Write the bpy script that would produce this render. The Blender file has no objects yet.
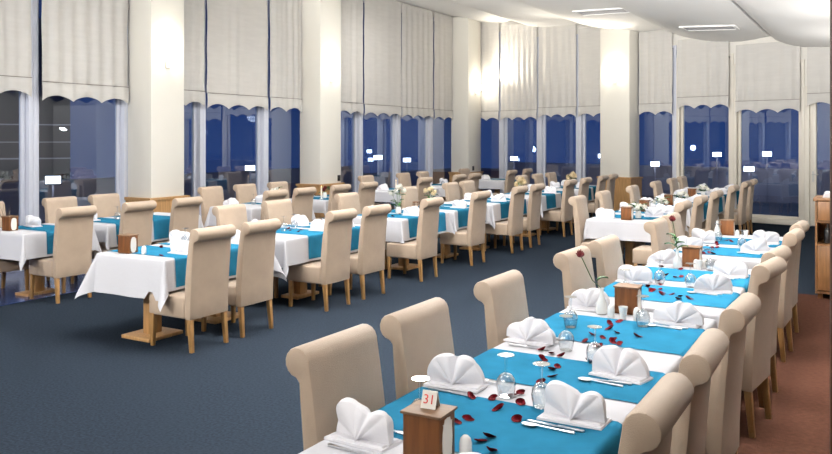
import bpy, bmesh, math, random
from mathutils import Vector
random.seed(7)
sc = bpy.context.scene
COL = sc.collection
PI = math.pi
def W(s, t, z=0.0):                 # s runs along the table rows, t across them towards the long window wall
    return Vector((-t, s, z))
YAW = math.radians(30.06)
CU, SU = math.cos(YAW), math.sin(YAW)
def V2W(X, D, z=0.0):               # distances right of and in front of the viewpoint -> room
    return Vector((CU*X - SU*D, SU*X + CU*D, z))

# ------------------------------------------------------------------ materials
def mat(name, color, rough=0.6, metal=0.0, noise=0.0, nscale=20.0, bump=0.0, bscale=60.0, stretch=(1,1,1), spec=0.5, sheen=0.0, emit=None, estr=0.0, color2=None):
    m = bpy.data.materials.new(name); m.use_nodes = True
    nt = m.node_tree; b = nt.nodes['Principled BSDF']
    b.inputs['Base Color'].default_value = (*color, 1)
    b.inputs['Roughness'].default_value = rough
    b.inputs['Metallic'].default_value = metal
    b.inputs['Specular IOR Level'].default_value = spec
    if sheen: b.inputs['Sheen Weight'].default_value = sheen
    if emit:
        b.inputs['Emission Color'].default_value = (*emit, 1); b.inputs['Emission Strength'].default_value = estr
    if noise or bump:
        tc = nt.nodes.new('ShaderNodeTexCoord'); mp = nt.nodes.new('ShaderNodeMapping')
        mp.inputs['Scale'].default_value = stretch
        nt.links.new(tc.outputs['Object'], mp.inputs['Vector'])
    if noise:
        n = nt.nodes.new('ShaderNodeTexNoise'); n.inputs['Scale'].default_value = nscale; n.inputs['Detail'].default_value = 5
        nt.links.new(mp.outputs['Vector'], n.inputs['Vector'])
        r = nt.nodes.new('ShaderNodeValToRGB')
        c2 = color2 or tuple(c*(1+noise) for c in color)
        c1 = tuple(c*(1-noise) for c in color)
        r.color_ramp.elements[0].position = 0.3; r.color_ramp.elements[0].color = (*c1, 1)
        r.color_ramp.elements[1].position = 0.7; r.color_ramp.elements[1].color = (*c2, 1)
        nt.links.new(n.outputs['Fac'], r.inputs['Fac']); nt.links.new(r.outputs['Color'], b.inputs['Base Color'])
    if bump:
        n2 = nt.nodes.new('ShaderNodeTexNoise'); n2.inputs['Scale'].default_value = bscale; n2.inputs['Detail'].default_value = 3
        nt.links.new(mp.outputs['Vector'], n2.inputs['Vector'])
        bp = nt.nodes.new('ShaderNodeBump'); bp.inputs['Strength'].default_value = bump; bp.inputs['Distance'].default_value = 0.01
        nt.links.new(n2.outputs['Fac'], bp.inputs['Height']); nt.links.new(bp.outputs['Normal'], b.inputs['Normal'])
    return m

def glass_mat(name, tint, ior, rough=0.0, gain=1.0, tcol=None):
    m = bpy.data.materials.new(name); m.use_nodes = True
    nt = m.node_tree; nt.nodes.clear()
    out = nt.nodes.new('ShaderNodeOutputMaterial'); mix = nt.nodes.new('ShaderNodeMixShader')
    tr = nt.nodes.new('ShaderNodeBsdfTransparent'); gl = nt.nodes.new('ShaderNodeBsdfGlossy'); fr = nt.nodes.new('ShaderNodeFresnel')
    tr.inputs['Color'].default_value = (*tint, 1); gl.inputs['Roughness'].default_value = rough
    if tcol: gl.inputs['Color'].default_value = (*tcol, 1)
    fr.inputs['IOR'].default_value = ior
    mul = nt.nodes.new('ShaderNodeMath'); mul.operation = 'MULTIPLY'; mul.use_clamp = True; mul.inputs[1].default_value = gain
    ge = nt.nodes.new('ShaderNodeNewGeometry'); inv = nt.nodes.new('ShaderNodeMath'); inv.operation = 'SUBTRACT'; inv.inputs[0].default_value = 1.0
    m2 = nt.nodes.new('ShaderNodeMath'); m2.operation = 'MULTIPLY'
    nt.links.new(ge.outputs['Backfacing'], inv.inputs[1]); nt.links.new(fr.outputs[0], m2.inputs[0]); nt.links.new(inv.outputs[0], m2.inputs[1])
    nt.links.new(m2.outputs[0], mul.inputs[0]); nt.links.new(mul.outputs[0], mix.inputs[0])
    nt.links.new(tr.outputs[0], mix.inputs[1]); nt.links.new(gl.outputs[0], mix.inputs[2]); nt.links.new(mix.outputs[0], out.inputs['Surface'])
    return m

M = {}
M['fabric'] = mat('chair_upholstery', (0.41, 0.315, 0.235), 0.55, noise=0.05, nscale=9, bump=0.25, bscale=240, sheen=0.15)
M['leg'] = mat('chair_leg_wood', (0.30, 0.165, 0.06), 0.35, noise=0.25, nscale=6, stretch=(8, 8, 1))
M['oak'] = mat('oak_veneer', (0.42, 0.24, 0.10), 0.4, noise=0.22, nscale=4, stretch=(10, 10, 1))
M['cloth'] = mat('white_tablecloth', (0.56, 0.565, 0.605), 0.75, bump=0.12, bscale=30)
M['napkin'] = mat('white_linen', (0.74, 0.735, 0.775), 0.8, bump=0.15, bscale=60)
M['runner'] = mat('turquoise_satin', (0.020, 0.135, 0.235), 0.65, noise=0.16, nscale=5, bump=0.35, bscale=9, spec=0.0)
M['box'] = mat('walnut_box', (0.125, 0.046, 0.014), 0.55, spec=0.2, noise=0.25, nscale=5, stretch=(12, 12, 1))
M['boxlid'] = mat('walnut_lid', (0.14, 0.072, 0.032), 0.5, noise=0.2, nscale=6, stretch=(2, 12, 1))
M['paper'] = mat('white_paper', (0.82, 0.80, 0.74), 0.8)
M['red_ink'] = mat('red_ink', (0.6, 0.03, 0.02), 0.6)
M['porcelain'] = mat('white_porcelain', (0.82, 0.82, 0.80), 0.15)
M['petal'] = mat('dark_red_petal', (0.065, 0.0015, 0.004), 0.7, noise=0.55, nscale=40, spec=0.03)
M['rose'] = mat('red_rose', (0.13, 0.004, 0.007), 0.6, noise=0.35, nscale=40)
M['stem'] = mat('green_stem', (0.05, 0.11, 0.03), 0.5)
M['leaf'] = mat('green_leaf', (0.04, 0.12, 0.035), 0.45, noise=0.3, nscale=30)
M['whiteflower'] = mat('white_blossom', (0.82, 0.80, 0.72), 0.6, noise=0.06, nscale=30)
M['creamflower'] = mat('cream_blossom', (0.75, 0.60, 0.36), 0.6, noise=0.2, nscale=30)
M['darkflower'] = mat('dark_blossom_centre', (0.012, 0.01, 0.012), 0.6)
M['twig'] = mat('dry_twig', (0.10, 0.075, 0.055), 0.7)
M['steel'] = mat('cutlery_steel', (0.72, 0.73, 0.75), 0.28, metal=1.0)
M['glass'] = glass_mat('clear_glassware', (0.93, 0.95, 0.96), 1.5, 0.12, 5.0)
M['pane'] = glass_mat('window_glass', (0.82, 0.88, 0.96), 1.5, 0.0, 5.0, (0.80, 0.88, 1.0))
M['column'] = mat('cream_paint', (0.72, 0.70, 0.64), 0.7, bump=0.05, bscale=40)
M['wall'] = mat('white_paint', (0.76, 0.74, 0.69), 0.8, bump=0.04, bscale=40)
M['ceil'] = mat('ceiling_plaster', (0.90, 0.89, 0.87), 0.85, bump=0.03, bscale=30)
M['alu'] = mat('white_aluminium', (0.62, 0.65, 0.74), 0.35)
M['aluwarm'] = mat('ivory_aluminium', (0.74, 0.70, 0.62), 0.4)
M['blind'] = mat('off_white_blind_fabric', (0.56, 0.545, 0.52), 0.85, noise=0.03, nscale=3, stretch=(1, 1, 6), bump=0.15, bscale=150)
M['rod'] = mat('blind_rod', (0.20, 0.18, 0.16), 0.6)
M['carpet'] = mat('blue_grey_carpet', (0.0165, 0.0225, 0.032), 0.95, noise=0.32, nscale=55, bump=0.6, bscale=220, spec=0.0)
M['brownfloor'] = mat('terracotta_carpet', (0.052, 0.0235, 0.016), 0.9, noise=0.22, nscale=30, bump=0.3, bscale=160, spec=0.0)
M['tile'] = mat('polished_dark_tile', (0.035, 0.06, 0.17), 0.18, noise=0.2, nscale=2)  # blue of the window reflection is put into the base colour
M['darkwood'] = mat('dark_wood_cladding', (0.075, 0.032, 0.018), 0.5, noise=0.3, nscale=4, stretch=(14, 14, 1))
M['cabwood'] = mat('cabinet_wood', (0.22, 0.105, 0.04), 0.4, noise=0.25, nscale=4, stretch=(12, 12, 1))
M['black'] = mat('black_plastic', (0.012, 0.012, 0.014), 0.4)
M['chrome'] = mat('brushed_metal', (0.62, 0.62, 0.60), 0.3, metal=1.0)
M['sconce'] = mat('frosted_lamp_glass', (0.9, 0.85, 0.75), 0.5, emit=(1.0, 0.92, 0.78), estr=25)
M['lampface'] = mat('outdoor_lamp_face', (0.9, 0.9, 0.9), 0.5, emit=(0.9, 0.95, 1.0), estr=9)
M['flame'] = mat('candle_flame', (1, 0.6, 0.3), 0.5, emit=(1.0, 0.55, 0.2), estr=4)
M['terrace'] = mat('terrace_paving', (0.09, 0.10, 0.13), 0.8, noise=0.2, nscale=2)
M['parapet'] = mat('terrace_wall_paint', (0.30, 0.28, 0.33), 0.8)
M['farwall'] = mat('far_block_render', (0.075, 0.045, 0.060), 0.9)
M['farslab'] = mat('far_balcony_light', (0.4, 0.36, 0.3), 0.9, emit=(0.85, 0.75, 0.9), estr=0.16)
M['ventgrey'] = mat('vent_grey', (0.30, 0.30, 0.31), 0.6)
M['candle'] = mat('candle_wax', (0.85, 0.75, 0.62), 0.5)

# ------------------------------------------------------------------ mesh helpers
class MB:
    def __init__(self): self.v = []; self.f = []
    def add(self, vs, fs):
        b = len(self.v); self.v += [tuple(x) for x in vs]; self.f += [tuple(b+i for i in f) for f in fs]; return self
    def box(self, c, d, taper=None):
        x, y, z = c; a, b, h = d[0]/2, d[1]/2, d[2]/2
        k = taper or 1.0
        vs = [(x-a*k, y-b*k, z-h), (x+a*k, y-b*k, z-h), (x+a*k, y+b*k, z-h), (x-a*k, y+b*k, z-h), (x-a, y-b, z+h), (x+a, y-b, z+h), (x+a, y+b, z+h), (x-a, y+b, z+h)]
        return self.add(vs, [(3, 2, 1, 0), (4, 5, 6, 7), (0, 1, 5, 4), (1, 2, 6, 5), (2, 3, 7, 6), (3, 0, 4, 7)])
    def hexa(self, lo, hi):         # two quads (bottom, top), counter-clockwise
        return self.add(list(lo)+list(hi), [(3, 2, 1, 0), (4, 5, 6, 7), (0, 1, 5, 4), (1, 2, 6, 5), (2, 3, 7, 6), (3, 0, 4, 7)])
    def lathe(self, prof, n=16, c=(0, 0, 0)):
        vs = []; fs = []
        for r, z in prof:
            for i in range(n):
                a = 2*PI*i/n; vs.append((c[0]+r*math.cos(a), c[1]+r*math.sin(a), c[2]+z))
        for j in range(len(prof)-1):
            for i in range(n):
                k = (i+1) % n; fs.append((j*n+i, j*n+k, (j+1)*n+k, (j+1)*n+i))
        if prof[0][0] > 1e-4: fs.append(tuple(range(n-1, -1, -1)))
        if prof[-1][0] > 1e-4: fs.append(tuple((len(prof)-1)*n+i for i in range(n)))
        return self.add(vs, fs)
    def tube(self, pts, rad, n=8):
        pts = [Vector(p) for p in pts]; vs = []; fs = []
        for j, p in enumerate(pts):
            d = (pts[min(j+1, len(pts)-1)] - pts[max(j-1, 0)]).normalized()
            up = Vector((0, 0, 1)) if abs(d.z) < 0.9 else Vector((1, 0, 0))
            a = d.cross(up).normalized(); b = d.cross(a).normalized()
            r = rad[j] if isinstance(rad, (list, tuple)) else rad
            for i in range(n):
                g = 2*PI*i/n; vs.append(p + a*(r*math.cos(g)) + b*(r*math.sin(g)))
        for j in range(len(pts)-1):
            for i in range(n):
                k = (i+1) % n; fs.append((j*n+i, (j+1)*n+i, (j+1)*n+k, j*n+k))
        fs.append(tuple(range(n))); fs.append(tuple((len(pts)-1)*n+i for i in range(n-1, -1, -1)))
        return self.add(vs, fs)
    def prism_x(self, poly, x0, x1):    # polygon in (y, z) extruded along x
        n = len(poly)
        vs = [(x0, y, z) for y, z in poly] + [(x1, y, z) for y, z in poly]
        fs = [(i, (i+1) % n, n+(i+1) % n, n+i) for i in range(n)]
        fs += [tuple(range(n-1, -1, -1)), tuple(range(n, 2*n))]
        return self.add(vs, fs)
    def prism_z(self, poly, z0, z1):
        n = len(poly)
        vs = [(x, y, z0) for x, y in poly] + [(x, y, z1) for x, y in poly]
        fs = [(i, (i+1) % n, n+(i+1) % n, n+i) for i in range(n)]
        fs += [tuple(range(n-1, -1, -1)), tuple(range(n, 2*n))]
        return self.add(vs, fs)
    def grid(self, fn, nu, nv):
        vs = [fn(i/nu, j/nv) for j in range(nv+1) for i in range(nu+1)]
        fs = [(j*(nu+1)+i, j*(nu+1)+i+1, (j+1)*(nu+1)+i+1, (j+1)*(nu+1)+i) for j in range(nv) for i in range(nu)]
        return self.add(vs, fs)
    def mesh(self, name, m, bevel=0.0, seg=2, smooth=40, solid=0.0):
        me = bpy.data.meshes.new(name)
        me.from_pydata(self.v, [], self.f)
        bm = bmesh.new(); bm.from_mesh(me)
        bmesh.ops.recalc_face_normals(bm, faces=bm.faces)
        if bevel:
            ed = [e for e in bm.edges if len(e.link_faces) == 2 and e.calc_face_angle(0) > 0.6]
            bmesh.ops.bevel(bm, geom=ed, offset=bevel, segments=seg, affect='EDGES', profile=0.5)
        if solid:
            bmesh.ops.solidify(bm, geom=bm.faces[:], thickness=solid)
        bm.to_mesh(me); bm.free()
        if smooth:
            me.polygons.foreach_set('use_smooth', [True]*len(me.polygons))
            me.set_sharp_from_angle(angle=math.radians(smooth))
        me.materials.append(M[m]); me.update()
        return me
def link(name, me, parent=None, loc=None, rz=0.0):
    o = bpy.data.objects.new(name, me); COL.objects.link(o)
    if parent: o.parent = parent
    if loc is not None: o.location = loc
    o.rotation_euler = (0, 0, rz)
    return o
def part(name, mb, m, parent, **k):
    return link(name, mb.mesh(name, m, **k), parent)
def tag(o, label, cat, group=None, kind=None):
    if label: o['label'] = label
    if cat: o['category'] = cat
    if group: o['group'] = group
    if kind: o['kind'] = kind
    return o
def empty(name, loc, rz=0.0, label=None, cat=None, group=None, kind=None):
    o = link(name, None, None, loc, rz); o.empty_display_size = 0.1
    return tag(o, label, cat, group, kind)
def dup(root, loc, rz=0.0, label=None, group=None):
    def cp(o, par):
        c = o.copy(); COL.objects.link(c); c.parent = par
        for ch in list(o.children): cp(ch, c)
        return c
    r = cp(root, None); r.location = loc; r.rotation_euler = (0, 0, rz)
    if label: r['label'] = label
    if group: r['group'] = group
    return r
class Kind:                            # first use places the prototype itself, later uses copy it
    def __init__(self, make): self.make = make; self.root = None
    def put(self, loc, rz, label, cat, group):
        if self.root is None:
            self.root = self.make(); r = self.root; r.location = loc; r.rotation_euler = (0, 0, rz)
        else:
            r = dup(self.root, loc, rz)
        return tag(r, label, cat, group)
ORD = ['first', 'second', 'third', 'fourth', 'fifth', 'sixth', 'seventh', 'eighth', 'ninth', 'tenth', 'eleventh', 'twelfth', 'thirteenth']

# ------------------------------------------------------------------ the setting
T1 = 10.15                              # long window wall
O2 = W(19.21, 4.94); E2 = Vector((0.971, -0.240, 0)).normalized(); N2 = Vector((-E2.y, E2.x, 0))    # end wall: along, outward
A2 = math.atan2(E2.y, E2.x)
def P2(k, d=0.0, z=0.0): return O2 + E2*k + N2*d + Vector((0, 0, z))      # d > 0 is outside
S0, S1, TR = -2.6, 20.6, -3.6
K0, K1 = -5.35, 8.7
def struct(name, mb, m, parent=None, **k):
    o = part(name, mb, m, parent, **k)
    if parent is None: o['kind'] = 'structure'
    return o
corner_far = P2(K0+0.02); corner_right = P2(K1)
a, b, c, d = W(S0, T1+0.1), W(S0, TR-0.1), corner_right, corner_far
struct('floor', MB().hexa([v+Vector((0, 0, -0.2)) for v in (a, b, c, d)], [a, b, c, d]), 'carpet', smooth=0)
# polished tile strip along the windows, terracotta strip on the far side of the front row
a, b, c, d = W(S0+0.1, T1), W(S0+0.1, 8.2), W(20.05, 8.2), W(20.4, T1)
struct('floor_tile_border', MB().hexa([a, b, c, d], [v+Vector((0, 0, 0.003)) for v in (a, b, c, d)]), 'tile', smooth=0)
a, b, c, d = W(S0+0.1, 1.05), W(S0+0.1, TR), W(10.28, TR), W(10.28, 1.05)
struct('floor_brown_carpet', MB().hexa([a, b, c, d], [v+Vector((0, 0, 0.003)) for v in (a, b, c, d)]), 'brownfloor', smooth=0)

# ceiling: plaster sails that step down towards the right, extruded along s
prof = [(10.25, 5.17), (10.1, 5.16), (9.6, 5.06), (9.0, 5.0), (8.72, 5.0), (8.6, 5.03)]
def sail(t0, z0, pts): prof.extend(pts)
sail(0, 0, [(8.45, 4.95), (8.1, 4.82), (7.8, 4.755), (7.5, 4.725), (7.2, 4.705), (6.9, 4.70), (6.59, 4.715)])
sail(0, 0, [(6.45, 4.66), (6.2, 4.565), (5.94, 4.49), (5.6, 4.42), (5.3, 4.375), (4.96, 4.345), (4.65, 4.335), (4.35, 4.345)])
sail(0, 0, [(4.2, 4.28), (3.9, 4.155), (3.52, 4.035), (3.2, 3.965), (2.9, 3.93), (2.6, 3.925), (2.3, 3.945), (1.97, 3.99)])
sail(0, 0, [(1.9, 3.90), (1.7, 3.79), (1.5, 3.72), (1.2, 3.675), (0.86, 3.65), (0.0, 3.62), (-1.5, 3.60), (TR-0.1, 3.60)])
prof = [p for p in prof]
def zc(t):
    for (ta, za), (tb, zb) in zip(prof, prof[1:]):
        if tb <= t <= ta: return za + (zb-za)*(ta-t)/(ta-tb)
    return 3.6
def s_end(t):                           # where a line of constant t meets the end wall
    k = (4.94-t)/0.9708; return 19.21 - 0.24*k
cm = MB(); n = len(prof); vs = []
NS = 6
for j in range(NS+1):
    for t, z in prof:
        s = S0 - 0.1 + (s_end(t)+0.06 - S0 + 0.1)*j/NS; vs.append(W(s, t, z))
for j in range(NS+1):
    for t, z in prof:
        s = S0 - 0.1 + (s_end(t)+0.06 - S0 + 0.1)*j/NS; vs.append(W(s, t, z+0.25))
fs = []
H = n*(NS+1)
for j in range(NS):
    for i in range(n-1):
        fs.append((j*n+i, j*n+i+1, (j+1)*n+i+1, (j+1)*n+i)); fs.append((H+j*n+i, H+(j+1)*n+i, H+(j+1)*n+i+1, H+j*n+i+1))
for i in range(n-1):
    fs.append((i, H+i, H+i+1, i+1)); q = NS*n; fs.append((q+i, q+i+1, H+q+i+1, H+q+i))
for j in range(NS):
    fs.append((j*n, (j+1)*n, H+(j+1)*n, H+j*n)); q = n-1; fs.append((j*n+q, H+j*n+q, H+(j+1)*n+q, (j+1)*n+q))
struct('ceiling', MB().add(vs, fs), 'ceil', smooth=32)

# walls out of view close the room; headers over the windows carry the blinds
MULL1 = [3.64, 5.27, 6.93, 8.53, 10.13, 11.78, 13.13, 15.02, 16.67, 18.3, 19.9]
wl = MB()
wl.box(W((S0+3.6)/2, T1+0.1, 2.6), (0.2, 3.6-S0, 5.2))
wl.box(W((3.6+20.3)/2, T1+0.09, 5.2), (0.16, 20.3-3.6, 0.4))
struct('wall_left', wl, 'wall', smooth=0)
struct('wall_back', MB().box(W(S0-0.05, (T1+TR)/2, 2.6), (T1-TR+0.2, 0.1, 5.2)), 'wall', smooth=0)
struct('wall_right', MB().box(W((S0+18.2)/2, TR-0.05, 1.9), (0.1, 18.2-S0-0.2, 3.8)), 'wall', smooth=0)
MULL2 = [-5.2, -4.15, -2.89, -1.68, -0.4, 0.93, 2.25, 3.72]
def obox(k0, k1, d0, d1, z0, z1):
    return [P2(k0, d0, z0), P2(k1, d0, z0), P2(k1, d1, z0), P2(k0, d1, z0)], [P2(k0, d0, z1), P2(k1, d0, z1), P2(k1, d1, z1), P2(k0, d1, z1)]
wr = MB()
for k0, k1 in zip(MULL2 + [3.72+1.15], MULL2[1:] + [3.72+1.15, 8.7]):
    zz = min(zc(4.94-0.971*k0), zc(4.94-0.971*k1))-0.25 if k0 < 3.7 else 2.9
    wr.hexa(*obox(k0, k1, 0.0, 0.2, zz, max(zc(4.94-0.971*k0), zc(4.94-0.971*k1))+0.2))
wr.hexa(*obox(4.9, 8.7, 0.0, 0.2, 0, 3.9))
struct('wall_rear', wr, 'wall', smooth=0)

win_n = [0]
def window(org, ax, nrm, length, fm='alu', z1=2.95):
    """Full-height glazing: stiles, sill rail, inner sash; the pane is a child."""
    win_n[0] += 1
    name = 'window_%d' % win_n[0]
    ang = math.atan2(ax.y, ax.x)
    root = empty(name, org, ang, kind='structure')
    L = length
    fr = MB()
    fr.box((0.035, 0.05, z1/2), (0.07, 0.16, z1)).box((L-0.035, 0.05, z1/2), (0.07, 0.16, z1))
    fr.box((L/2, 0.05, 0.05), (L-0.14, 0.16, 0.10)).box((L/2, 0.05, z1-0.03), (L-0.14, 0.16, 0.06))
    part('window_frame', fr, fm, root, bevel=0.008, smooth=30)
    sa = MB(); x0, x1 = 0.075, L-0.075
    w = 0.06
    sa.box((x0+w/2, 0.075, z1/2+0.02), (w, 0.06, z1-0.18)).box((x1-w/2, 0.075, z1/2+0.02), (w, 0.06, z1-0.18))
    sa.box((L/2, 0.075, 0.14), (x1-x0-2*w, 0.06, 0.07))
    part('sash', sa, fm, root, bevel=0.006, smooth=30)
    part('pane', MB().box((L/2, 0.085, z1/2+0.05), (x1-x0-2*w-0.005, 0.012, z1-0.25)), 'pane', root, smooth=0)
    return root
ax1 = Vector((0, 1, 0))                 # along s; outward is -x for a left turn
for s0, s1 in zip(MULL1, MULL1[1:]):
    window(W(s0, T1), ax1, None, s1-s0, z1=5.0)
for k0, k1 in zip(MULL2, MULL2[1:]):
    window(P2(k0), E2, None, k1-k0, 'alu' if k0 < 0.5 else 'aluwarm', z1=min(zc(4.94-0.971*k0), zc(4.94-0.971*k1))-0.25)
# glazed terrace door
dr = empty('door_1', P2(3.72), A2, kind='structure')
L = 1.15
f = MB(); f.box((0.05, 0.05, 1.45), (0.10, 0.16, 2.9)).box((L-0.05, 0.05, 1.45), (0.10, 0.16, 2.9)).box((L/2, 0.05, 2.87), (L-0.2, 0.16, 0.06))
part('door_frame', f, 'aluwarm', dr, bevel=0.008, smooth=30)
f = MB(); x0, x1 = 0.105, L-0.105
f.box((x0+0.06, 0.03, 1.42), (0.12, 0.07, 2.8)).box((x1-0.06, 0.03, 1.42), (0.12, 0.07, 2.8)).box((L/2, 0.03, 0.13), (x1-x0-0.24, 0.07, 0.22)).box((L/2, 0.03, 2.74), (x1-x0-0.24, 0.07, 0.14))
lf = part('door_leaf', f, 'aluwarm', dr, bevel=0.006, smooth=30)
part('pane', MB().box((L/2, 0.035, 1.45), (x1-x0-0.25, 0.012, 2.4)), 'pane', dr, smooth=0)
h = MB().box((x0+0.06, -0.01, 1.03), (0.035, 0.012, 0.22)).tube([(x0+0.06, -0.01, 1.08), (x0+0.06, -0.05, 1.08), (x0+0.08, -0.055, 1.08), (x0+0.18, -0.055, 1.075)], 0.010)
part('door_handle', h, 'chrome', lf)

# columns with wooden plinths
def column(name, corners, ztop, zp=0.9):
    """corners: four floor points counter-clockwise."""
    up = lambda z: [Vector((p.x, p.y, z)) for p in corners]
    o = struct(name, MB().hexa(up(0.0), up(ztop)), 'column', bevel=0.01, smooth=30)
    c = sum(corners, Vector())/4
    grow = [p + (p-c).normalized()*0.055 for p in corners]
    g2 = [p + (p-c).normalized()*0.085 for p in corners]
    up2 = lambda q, z: [Vector((p.x, p.y, z)) for p in q]
    pl = MB().hexa(up2(grow, 0.0), up2(grow, zp-0.04)).hexa(up2(g2, zp-0.04), up2(g2, zp))
    part('plinth', pl, 'oak', o, smooth=0)
    return o
def col_st(s0, s1, t0, t1): return [W(s0, t0), W(s1, t0), W(s1, t1), W(s0, t1)]
column('column', col_st(8.53, 9.2, 9.6, 10.12), 5.10)
column('column.001', col_st(12.8, 13.5, 9.6, 10.12), 5.10)
column('column.002', col_st(19.4, 20.2, 9.6, 10.12), 5.12)
cb = [P2(-0.78, -0.5), P2(0.0, -0.5), P2(0.0, -0.02), P2(-0.78, -0.02)]
column('column.003', cb, 4.5)
# dark wood pillar edge close to the viewer on the right
pa = V2W(1.293, 2.5)
ex, ey = Vector((1, 0, 0)), Vector((0, 1, 0))
pc = [pa + ex*0.0, pa + ex*0.4, pa + ex*0.4 + ey*0.4, pa + ey*0.4]
struct('pillar', MB().hexa([Vector((p.x, p.y, 0)) for p in pc], [Vector((p.x, p.y, 3.58)) for p in pc]), 'darkwood', bevel=0.006, smooth=30)

# wall lights on the columns
def make_sconce():
    r = empty('wall_sconce', (0, 0, 0))
    part('backplate', MB().box((0, 0.012, 0), (0.10, 0.02, 0.16)), 'aluwarm', r, bevel=0.004)
    part('arm', MB().tube([(0, 0.02, 0), (0, 0.08, -0.02), (0, 0.11, 0.0), (0, 0.11, 0.04)], 0.009), 'aluwarm', r)
    part('lamp_shade', MB().lathe([(0.030, 0.03), (0.05, 0.05), (0.06, 0.10), (0.065, 0.16), (0.060, 0.165), (0.05, 0.155), (0.04, 0.08), (0.0, 0.06)], 16, (0, 0.11, 0)), 'sconce', r)
    return r
SC = Kind(make_sconce)
def plight(loc, e, col, rad=0.06):
    l = bpy.data.lights.new('lamp_light', 'POINT'); l.energy = e; l.color = col; l.shadow_soft_size = rad
    o = bpy.data.objects.new('lamp_light', l); COL.objects.link(o); o.location = loc; return o
SPOTS = [(W(8.86, 9.6, 2.98), PI*0.5+PI, 'column nearest the carpet corner'), (W(13.15, 9.6, 3.02), PI*1.5, ''), (W(19.85, 9.6, 3.1), PI*1.5, ''), (P2(-0.39, -0.5, 3.2), A2+PI, '')]
SLAB = ['lit wall lamp on the first square column of the long window wall', 'lit wall lamp on the second square column of the long window wall',
        'lit wall lamp on the column in the corner of the two window walls', 'lit wall lamp on the broad column of the end window wall']
WARM = (1.0, 0.91, 0.76)
SCE = 16; UP = 170
for (p, rz, _), lab in zip(SPOTS, SLAB):
    SC.put(p, rz, lab, 'wall lamp', 'wall lamps on the columns')
    out = Vector((-math.sin(rz), math.cos(rz), 0))
    plight(p + out*0.16 + Vector((0, 0, 0.26)), SCE, WARM, 0.05)

# ------------------------------------------------------------------ roman blinds
def roman_blind(org, ang, L, zr, ztop, scal, seed, label):
    """org: left end on the inner wall face; the blind hangs on the room side (local -y)."""
    rnd = random.Random(seed)
    r = empty('roman_blind', org, ang, label, 'blind', 'roman blinds on the window walls')
    y0 = -0.07
    amp = [rnd.uniform(0.002, 0.012) for _ in range(4)]; ph = [rnd.uniform(0, 6) for _ in range(4)]; fq = [rnd.uniform(8, 40) for _ in range(4)]
    def wv(x, g): return sum(a*math.sin(f*x+p) for a, f, p in zip(amp, fq, ph))*g
    nx, nz = max(16, int(L/0.03)), 14
    def panel(u, v):
        x = u*L; z = zr + v*(ztop-zr)
        sag = 0.012*math.sin(3*PI*v)**2
        return (x + 0.004*math.sin(9*v+seed), y0 - 0.02 + wv(x, 0.35+0.65*(1-v)) - sag, z)
    part('fabric_panel', MB().grid(panel, nx, nz), 'blind', r, solid=0.004, smooth=60)
    def ztop_of(ztop): return ztop
    def val(u, v):
        x = u*L
        q = (u*scal) % 1.0
        edge = zr - 0.27 + 0.085*math.sin(PI*q)**0.8
        z = zr - 0.005 + (edge - zr + 0.005)*v
        return (x, y0 - 0.035 + wv(x, 0.5) - 0.008*math.sin(PI*v), z)
    part('scalloped_valance', MB().grid(val, max(24, int(L/0.02)), 5), 'blind', r, solid=0.004, smooth=60)
    part('hem_rod', MB().grid(lambda u, v: (u*L, y0 - 0.043 + wv(u*L, 0.6) - 0.004*math.cos(2*PI*v), zr + 0.006*math.sin(2*PI*v)), nx, 6), 'rod', r)
    return r
bl1 = [(5.31, 6.85, 2.64), (7.0, 8.49, 2.60), (9.22, 10.1, 2.62), (10.16, 11.75, 2.60), (11.81, 12.78, 2.60), (13.52, 14.99, 2.60), (15.05, 16.64, 2.59), (16.7, 18.27, 2.58), (18.33, 19.38, 2.57)]
for i, (s0, s1, zr) in enumerate(bl1):
    L = s1-s0
    roman_blind(W(s0, T1), PI/2 + 0, L, zr, 5.12, max(2, round(L/0.48)), i+1, 'off-white roman blind with scalloped hem, %s from the near end of the long window wall' % ORD[i])
bl2 = [(-5.05, -4.185, 2.57), (-4.115, -2.925, 2.57), (-2.855, -1.715, 2.62), (-1.645, -0.79, 2.62), (0.03, 0.87, 2.63), (1.0, 2.18, 2.75), (2.33, 3.66, 2.62), (3.80, 4.80, 2.73)]
for i, (k0, k1, zr) in enumerate(bl2):
    t0, t1 = 4.94-0.971*k0, 4.94-0.971*k1
    zt = min(zc(t0), zc(t1), zc((t0+t1)/2)) + 0.14
    roman_blind(P2(k0), A2, k1-k0, zr, zt, max(2, round((k1-k0)/0.4)), i+31, 'off-white roman blind with scalloped hem, %s from the corner column on the end wall' % ORD[i])

# ceiling vents
def vent(s, t, ls, lt, label):
    z = zc(t); dz = (zc(t+0.2)-zc(t-0.2))/0.4
    r = empty('ceiling_vent', W(s, t, z-0.012), 0, label, 'vent', 'air vents in the ceiling sails'); r.rotation_euler = (0, math.atan(dz), 0)
    f = MB(); w = 0.05
    f.box((0, ls/2, 0), (lt+w, w, 0.03)).box((0, -ls/2, 0), (lt+w, w, 0.03)).box((lt/2, 0, 0), (w, ls, 0.03)).box((-lt/2, 0, 0), (w, ls, 0.03))
    part('frame', f, 'ceil', r, bevel=0.004)
    part('backing', MB().box((0, 0, 0.006), (lt-w, ls-w, 0.008)), 'ventgrey', r, smooth=0)
    sl = MB()
    for k in range(7):
        sl.box((0, -ls/2+0.06+k*(ls-0.12)/6, 0.0), (lt-w, 0.02, 0.012))
    part('grille', sl, 'ventgrey', r, smooth=0)
vent(16.0, 2.8, 0.55, 0.95, 'grey air vent in the white ceiling above the end wall windows')
vent(15.6, 4.75, 0.55, 1.0, 'grey air vent in the white ceiling above the broad column')

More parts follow.
